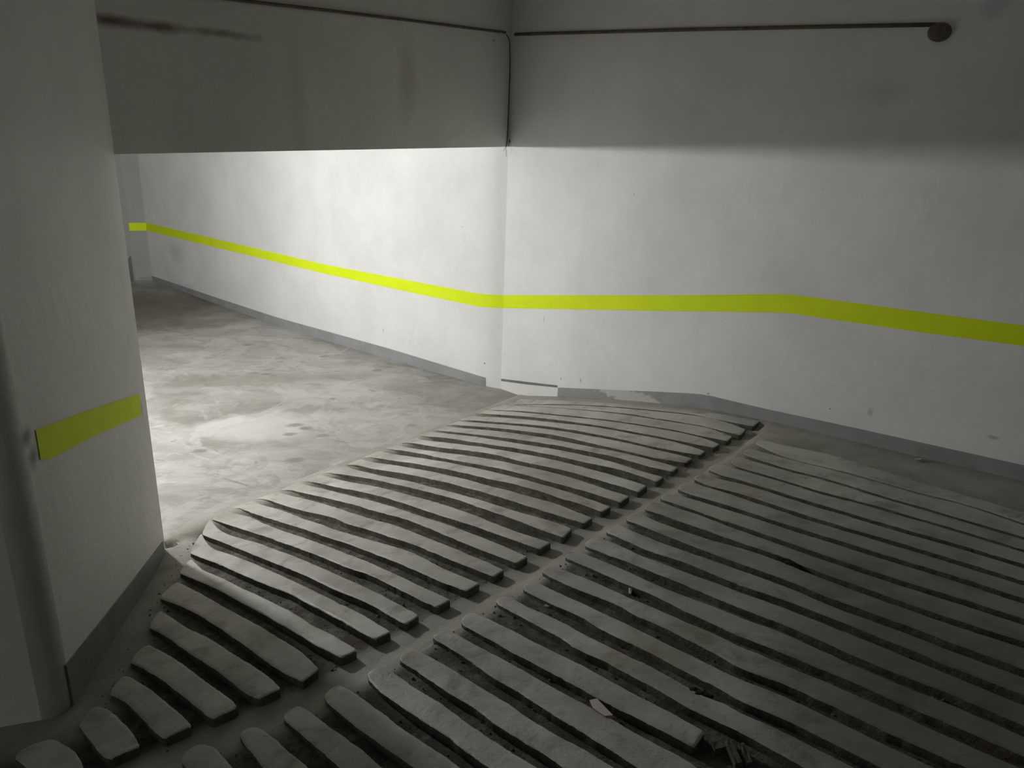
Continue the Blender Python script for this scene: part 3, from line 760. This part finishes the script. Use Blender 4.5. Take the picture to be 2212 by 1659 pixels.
# ------------------------------------------------------------------ lamp on the landing ceiling
lamp = bpy.data.objects.new('ceiling_light', None); COL.objects.link(lamp)
lamp.location = (LAMP_XY[0], LAMP_XY[1], ZB + .045)
tag(lamp, 'round globe light on the landing ceiling, hidden behind the pier and beam', 'ceiling light')
def lathe(name, prof, mat, parent, seg=32):
    V, F = [], []
    for r, z in prof:
        for k in range(seg): V.append((r * math.cos(2 * math.pi * k / seg), r * math.sin(2 * math.pi * k / seg), z))
    for i in range(len(prof) - 1):
        for k in range(seg): F.append([i * seg + k, i * seg + (k + 1) % seg, (i + 1) * seg + (k + 1) % seg, (i + 1) * seg + k])
    F.append(list(range(seg))[::-1]); F.append([(len(prof) - 1) * seg + k for k in range(seg)])
    return mesh(name, V, F, mat, parent, smooth=True)
lathe('housing', [(.085, 0), (.085, -.012), (.05, -.02), (.045, -.060)], plain('lamp_housing', (.8, .8, .78), .4), lamp)
em = NT('lamp_glass'); em.b.inputs['Emission Color'].default_value = (1.0, 1.0, 1.0, 1); em.b.inputs['Emission Strength'].default_value = LAMP_POWER
em.b.inputs['Base Color'].default_value = (.9, .9, .9, 1)
RG = .062
lathe('globe', [(max(.002, RG * math.sin(a)), -.060 - RG + RG * math.cos(a) + .004) for a in np.linspace(.35, math.pi - .02, 16)], em.m, lamp)

# ------------------------------------------------------------------ litter
def flat_piece(name, px, zoff, mat, label, cat, th=.0012, bend=0.0, bed_level=False):
    Q = []
    for p in px:
        q = onramp(*p); z = float(hgt(q[0], q[1])) + zoff - (.034 if bed_level else 0); 
        q = onz(p[0], p[1], z); Q.append(np.array([q[0], q[1], z]))
    c = sum(Q) / len(Q); n = len(Q)
    V = [q for q in Q] + [q + np.array([0, 0, th]) for q in Q]
    F = [list(range(n))[::-1], [n + i for i in range(n)]] + [[i, (i + 1) % n, n + (i + 1) % n, n + i] for i in range(n)]
    o = mesh(name, V, F, mat, origin=tuple(c)); return tag(o, label, cat)
M_PAPER = plain('pinkish_paper', (.62, .56, .54), .7, .05, 5, .0003)
M_CARD = plain('grey_card', (.30, .30, .27), .8, .1)
flat_piece('paper_scrap', [(1273,1513),(1289,1509),(1324,1545),(1306,1547),(1281,1530)], .006, M_PAPER, 'torn pale paper scrap lying across a rib and groove near the bottom', 'paper scrap')
flat_piece('card_scrap', [(810,1513),(826,1511),(828,1520),(812,1522)], .003, M_CARD, 'tiny grey card scrap in a groove beside a yellowed rib', 'card scrap', bed_level=True)
M_WHITE = plain('white_bits', (.6, .6, .58), .6, .1)
def crumb(name, px, py, r, mat, label, cat, bed_level=True, group=None, sq=(1, 1, .6)):
    q = onramp(px, py); z = float(hgt(q[0], q[1])) - (.034 if bed_level else -.003)
    q = onz(px, py, z)
    bm = bmesh.new(); bmesh.ops.create_icosphere(bm, subdivisions=2, radius=r)
    for v in bm.verts:
        f = 1 + random.uniform(-.35, .35); v.co = Vector((v.co.x * sq[0] * f, v.co.y * sq[1] * f, v.co.z * sq[2] * f))
    me = bpy.data.meshes.new(name); bm.to_mesh(me); bm.free()
    o = link(name, me, mat); o.location = (q[0], q[1], z + r * .35); return tag(o, label, cat, group)
crumb('plastic_bit', 1361, 1277, .016, M_WHITE, 'crumpled clear plastic bit in a groove right of the gutter', 'litter', sq=(.5, 1.6, .9))
crumb('plastic_bit', 1188, 1312, .017, M_WHITE, 'small white crumb pair in the groove beside the gutter', 'litter', sq=(1.4, .7, .6))
crumb('plastic_bit', 1617, 938, .016, M_WHITE, 'white speck beside the topmost rib end at the gutter', 'litter', sq=(1.6, .6, .4))
crumb('plastic_bit', 1987, 995, .020, M_WHITE, 'white speck on the dark ramp near the right wall base', 'litter', False, sq=(1.6, .6, .4))
crumb('plaster_chunk', 1202, 1379, .013, plain('pale_crumb', (.4, .38, .33), .9), 'pale plaster crumb in a wide groove below the gutter', 'rubble')
M_LEAF = plain('black_dirt', (.022, .016, .012), .95, .2)
def clump(name, pts, label):
    V, F = [], []
    c = None
    for (px, py, r) in pts:
        q = onramp(px, py); z = float(hgt(q[0], q[1])) - .004; q = onz(px, py, z)
        if c is None: c = np.array([q[0], q[1], z])
        bm = bmesh.new(); bmesh.ops.create_icosphere(bm, subdivisions=2, radius=r); b0 = len(V)
        for v in bm.verts:
            f = 1 + random.uniform(-.3, .3); V.append(np.array([q[0] + v.co.x * f * 1.3, q[1] + v.co.y * f, z + v.co.z * f * .45]))
        for f_ in bm.faces: F.append([b0 + v.index for v in f_.verts])
        bm.free()
    o = mesh(name, V, F, M_LEAF, origin=tuple(c)); tag(o, label, 'debris'); return o
clump('dirt_clump', [(1686,1209,.02), (1697,1213,.024), (1706,1218,.024), (1716,1222,.02), (1722,1226,.012)], 'dark clump of dirt in a groove out on the shaded ramp')
clump('dirt_clump', [(1500,1492,.016), (1510,1498,.018), (1522,1501,.014), (1534,1504,.010)], 'dark dirt clump in a notch of a rib above the paper scrap')
clump('dirt_clump', [(1162,1423,.011), (1168,1426,.010)], 'small dark dirt spot on a rib below the gutter')

# rubble where a rib has broken away near the bottom edge
def block(px, py, size, rz, label):
    q = onramp(px, py); z = float(hgt(q[0], q[1])) - .036; q = onz(px, py, z)
    bm = bmesh.new(); bmesh.ops.create_cube(bm, size=1.0)
    bmesh.ops.subdivide_edges(bm, edges=bm.edges[:], cuts=2, use_grid_fill=True)
    for v in bm.verts:
        v.co = Vector((v.co.x * size[0], v.co.y * size[1], v.co.z * size[2])) + Vector([random.uniform(-.10, .10) * min(size) for _ in range(3)])
    me = bpy.data.meshes.new('concrete_chunk'); bm.to_mesh(me); bm.free()
    o = link('concrete_chunk', me, M_SIDE); o.location = (q[0], q[1], z + size[2] * .5); o.rotation_euler = (random.uniform(-.12, .12), random.uniform(-.12, .12), rz)
    tag(o, label, 'rubble', 'broken rib chunks')
block(1552, 1618, (.060, .045, .030), .3, 'squat broken concrete chunk beside the snapped rib end at the bottom edge')
block(1582, 1640, (.022, .085, .034), .15, 'slim broken concrete sliver next to the squat chunk at the bottom edge')
block(1606, 1640, (.016, .075, .030), .1, 'outermost slim concrete sliver at the bottom edge of the ramp')

# loose grit lying in the grooves and the gutter: uncountable
bm = bmesh.new(); ico = bmesh.new(); bmesh.ops.create_icosphere(ico, subdivisions=1, radius=1)
iv = [v.co.copy() for v in ico.verts]; iF = [[v.index for v in f.verts] for f in ico.faces]; ico.free()
V, F = [], []
xs = RNG.uniform(-2.2, 3.2, 30000); ys = RNG.uniform(1.2, 7.2, 30000)
dep, gut, dd, wr, pd_ = bed_depth(xs, ys)
dp = (xs - PE[0]) * DP[1] - (ys - PE[1]) * DP[0]
cq = onramp(1575, 1630)
ok = (np.hypot(xs - cq[0], ys - cq[1]) > .17) & (dd > .25) & (wr > .35) & (dep > .012) & (np.abs(dp) > .1) & (gut > .08)
cnt = 0
for x, y, dz in zip(xs[ok], ys[ok], dep[ok]):
    if cnt > 5200: break
    if (x - PE[0]) * -DP[1] * -1 + (y - PE[1]) * -DP[0] * 1 < 99 and ((x - PE[0]) * u1[1] - (y - PE[1]) * u1[0]) < .04: continue
    r = .0022 + abs(RNG.normal(0, .0018)) + (.004 if RNG.rand() < .03 else 0); z = float(hgt(x, y)) - dz + r * .3; b0 = len(V); cnt += 1
    for v in iv:
        f = RNG.uniform(.7, 1.3); V.append((x + v.x * r * f, y + v.y * r * f, z + v.z * r * f * .8))
    for f_ in iF: F.append([b0 + k for k in f_])
grit = mesh('grit', V, F, plain('grit_stone', (.20, .18, .145), .9, .3, 30))
tag(grit, 'loose grit and crumbs lying in the grooves between the ramp ribs', 'grit', kind='stuff')
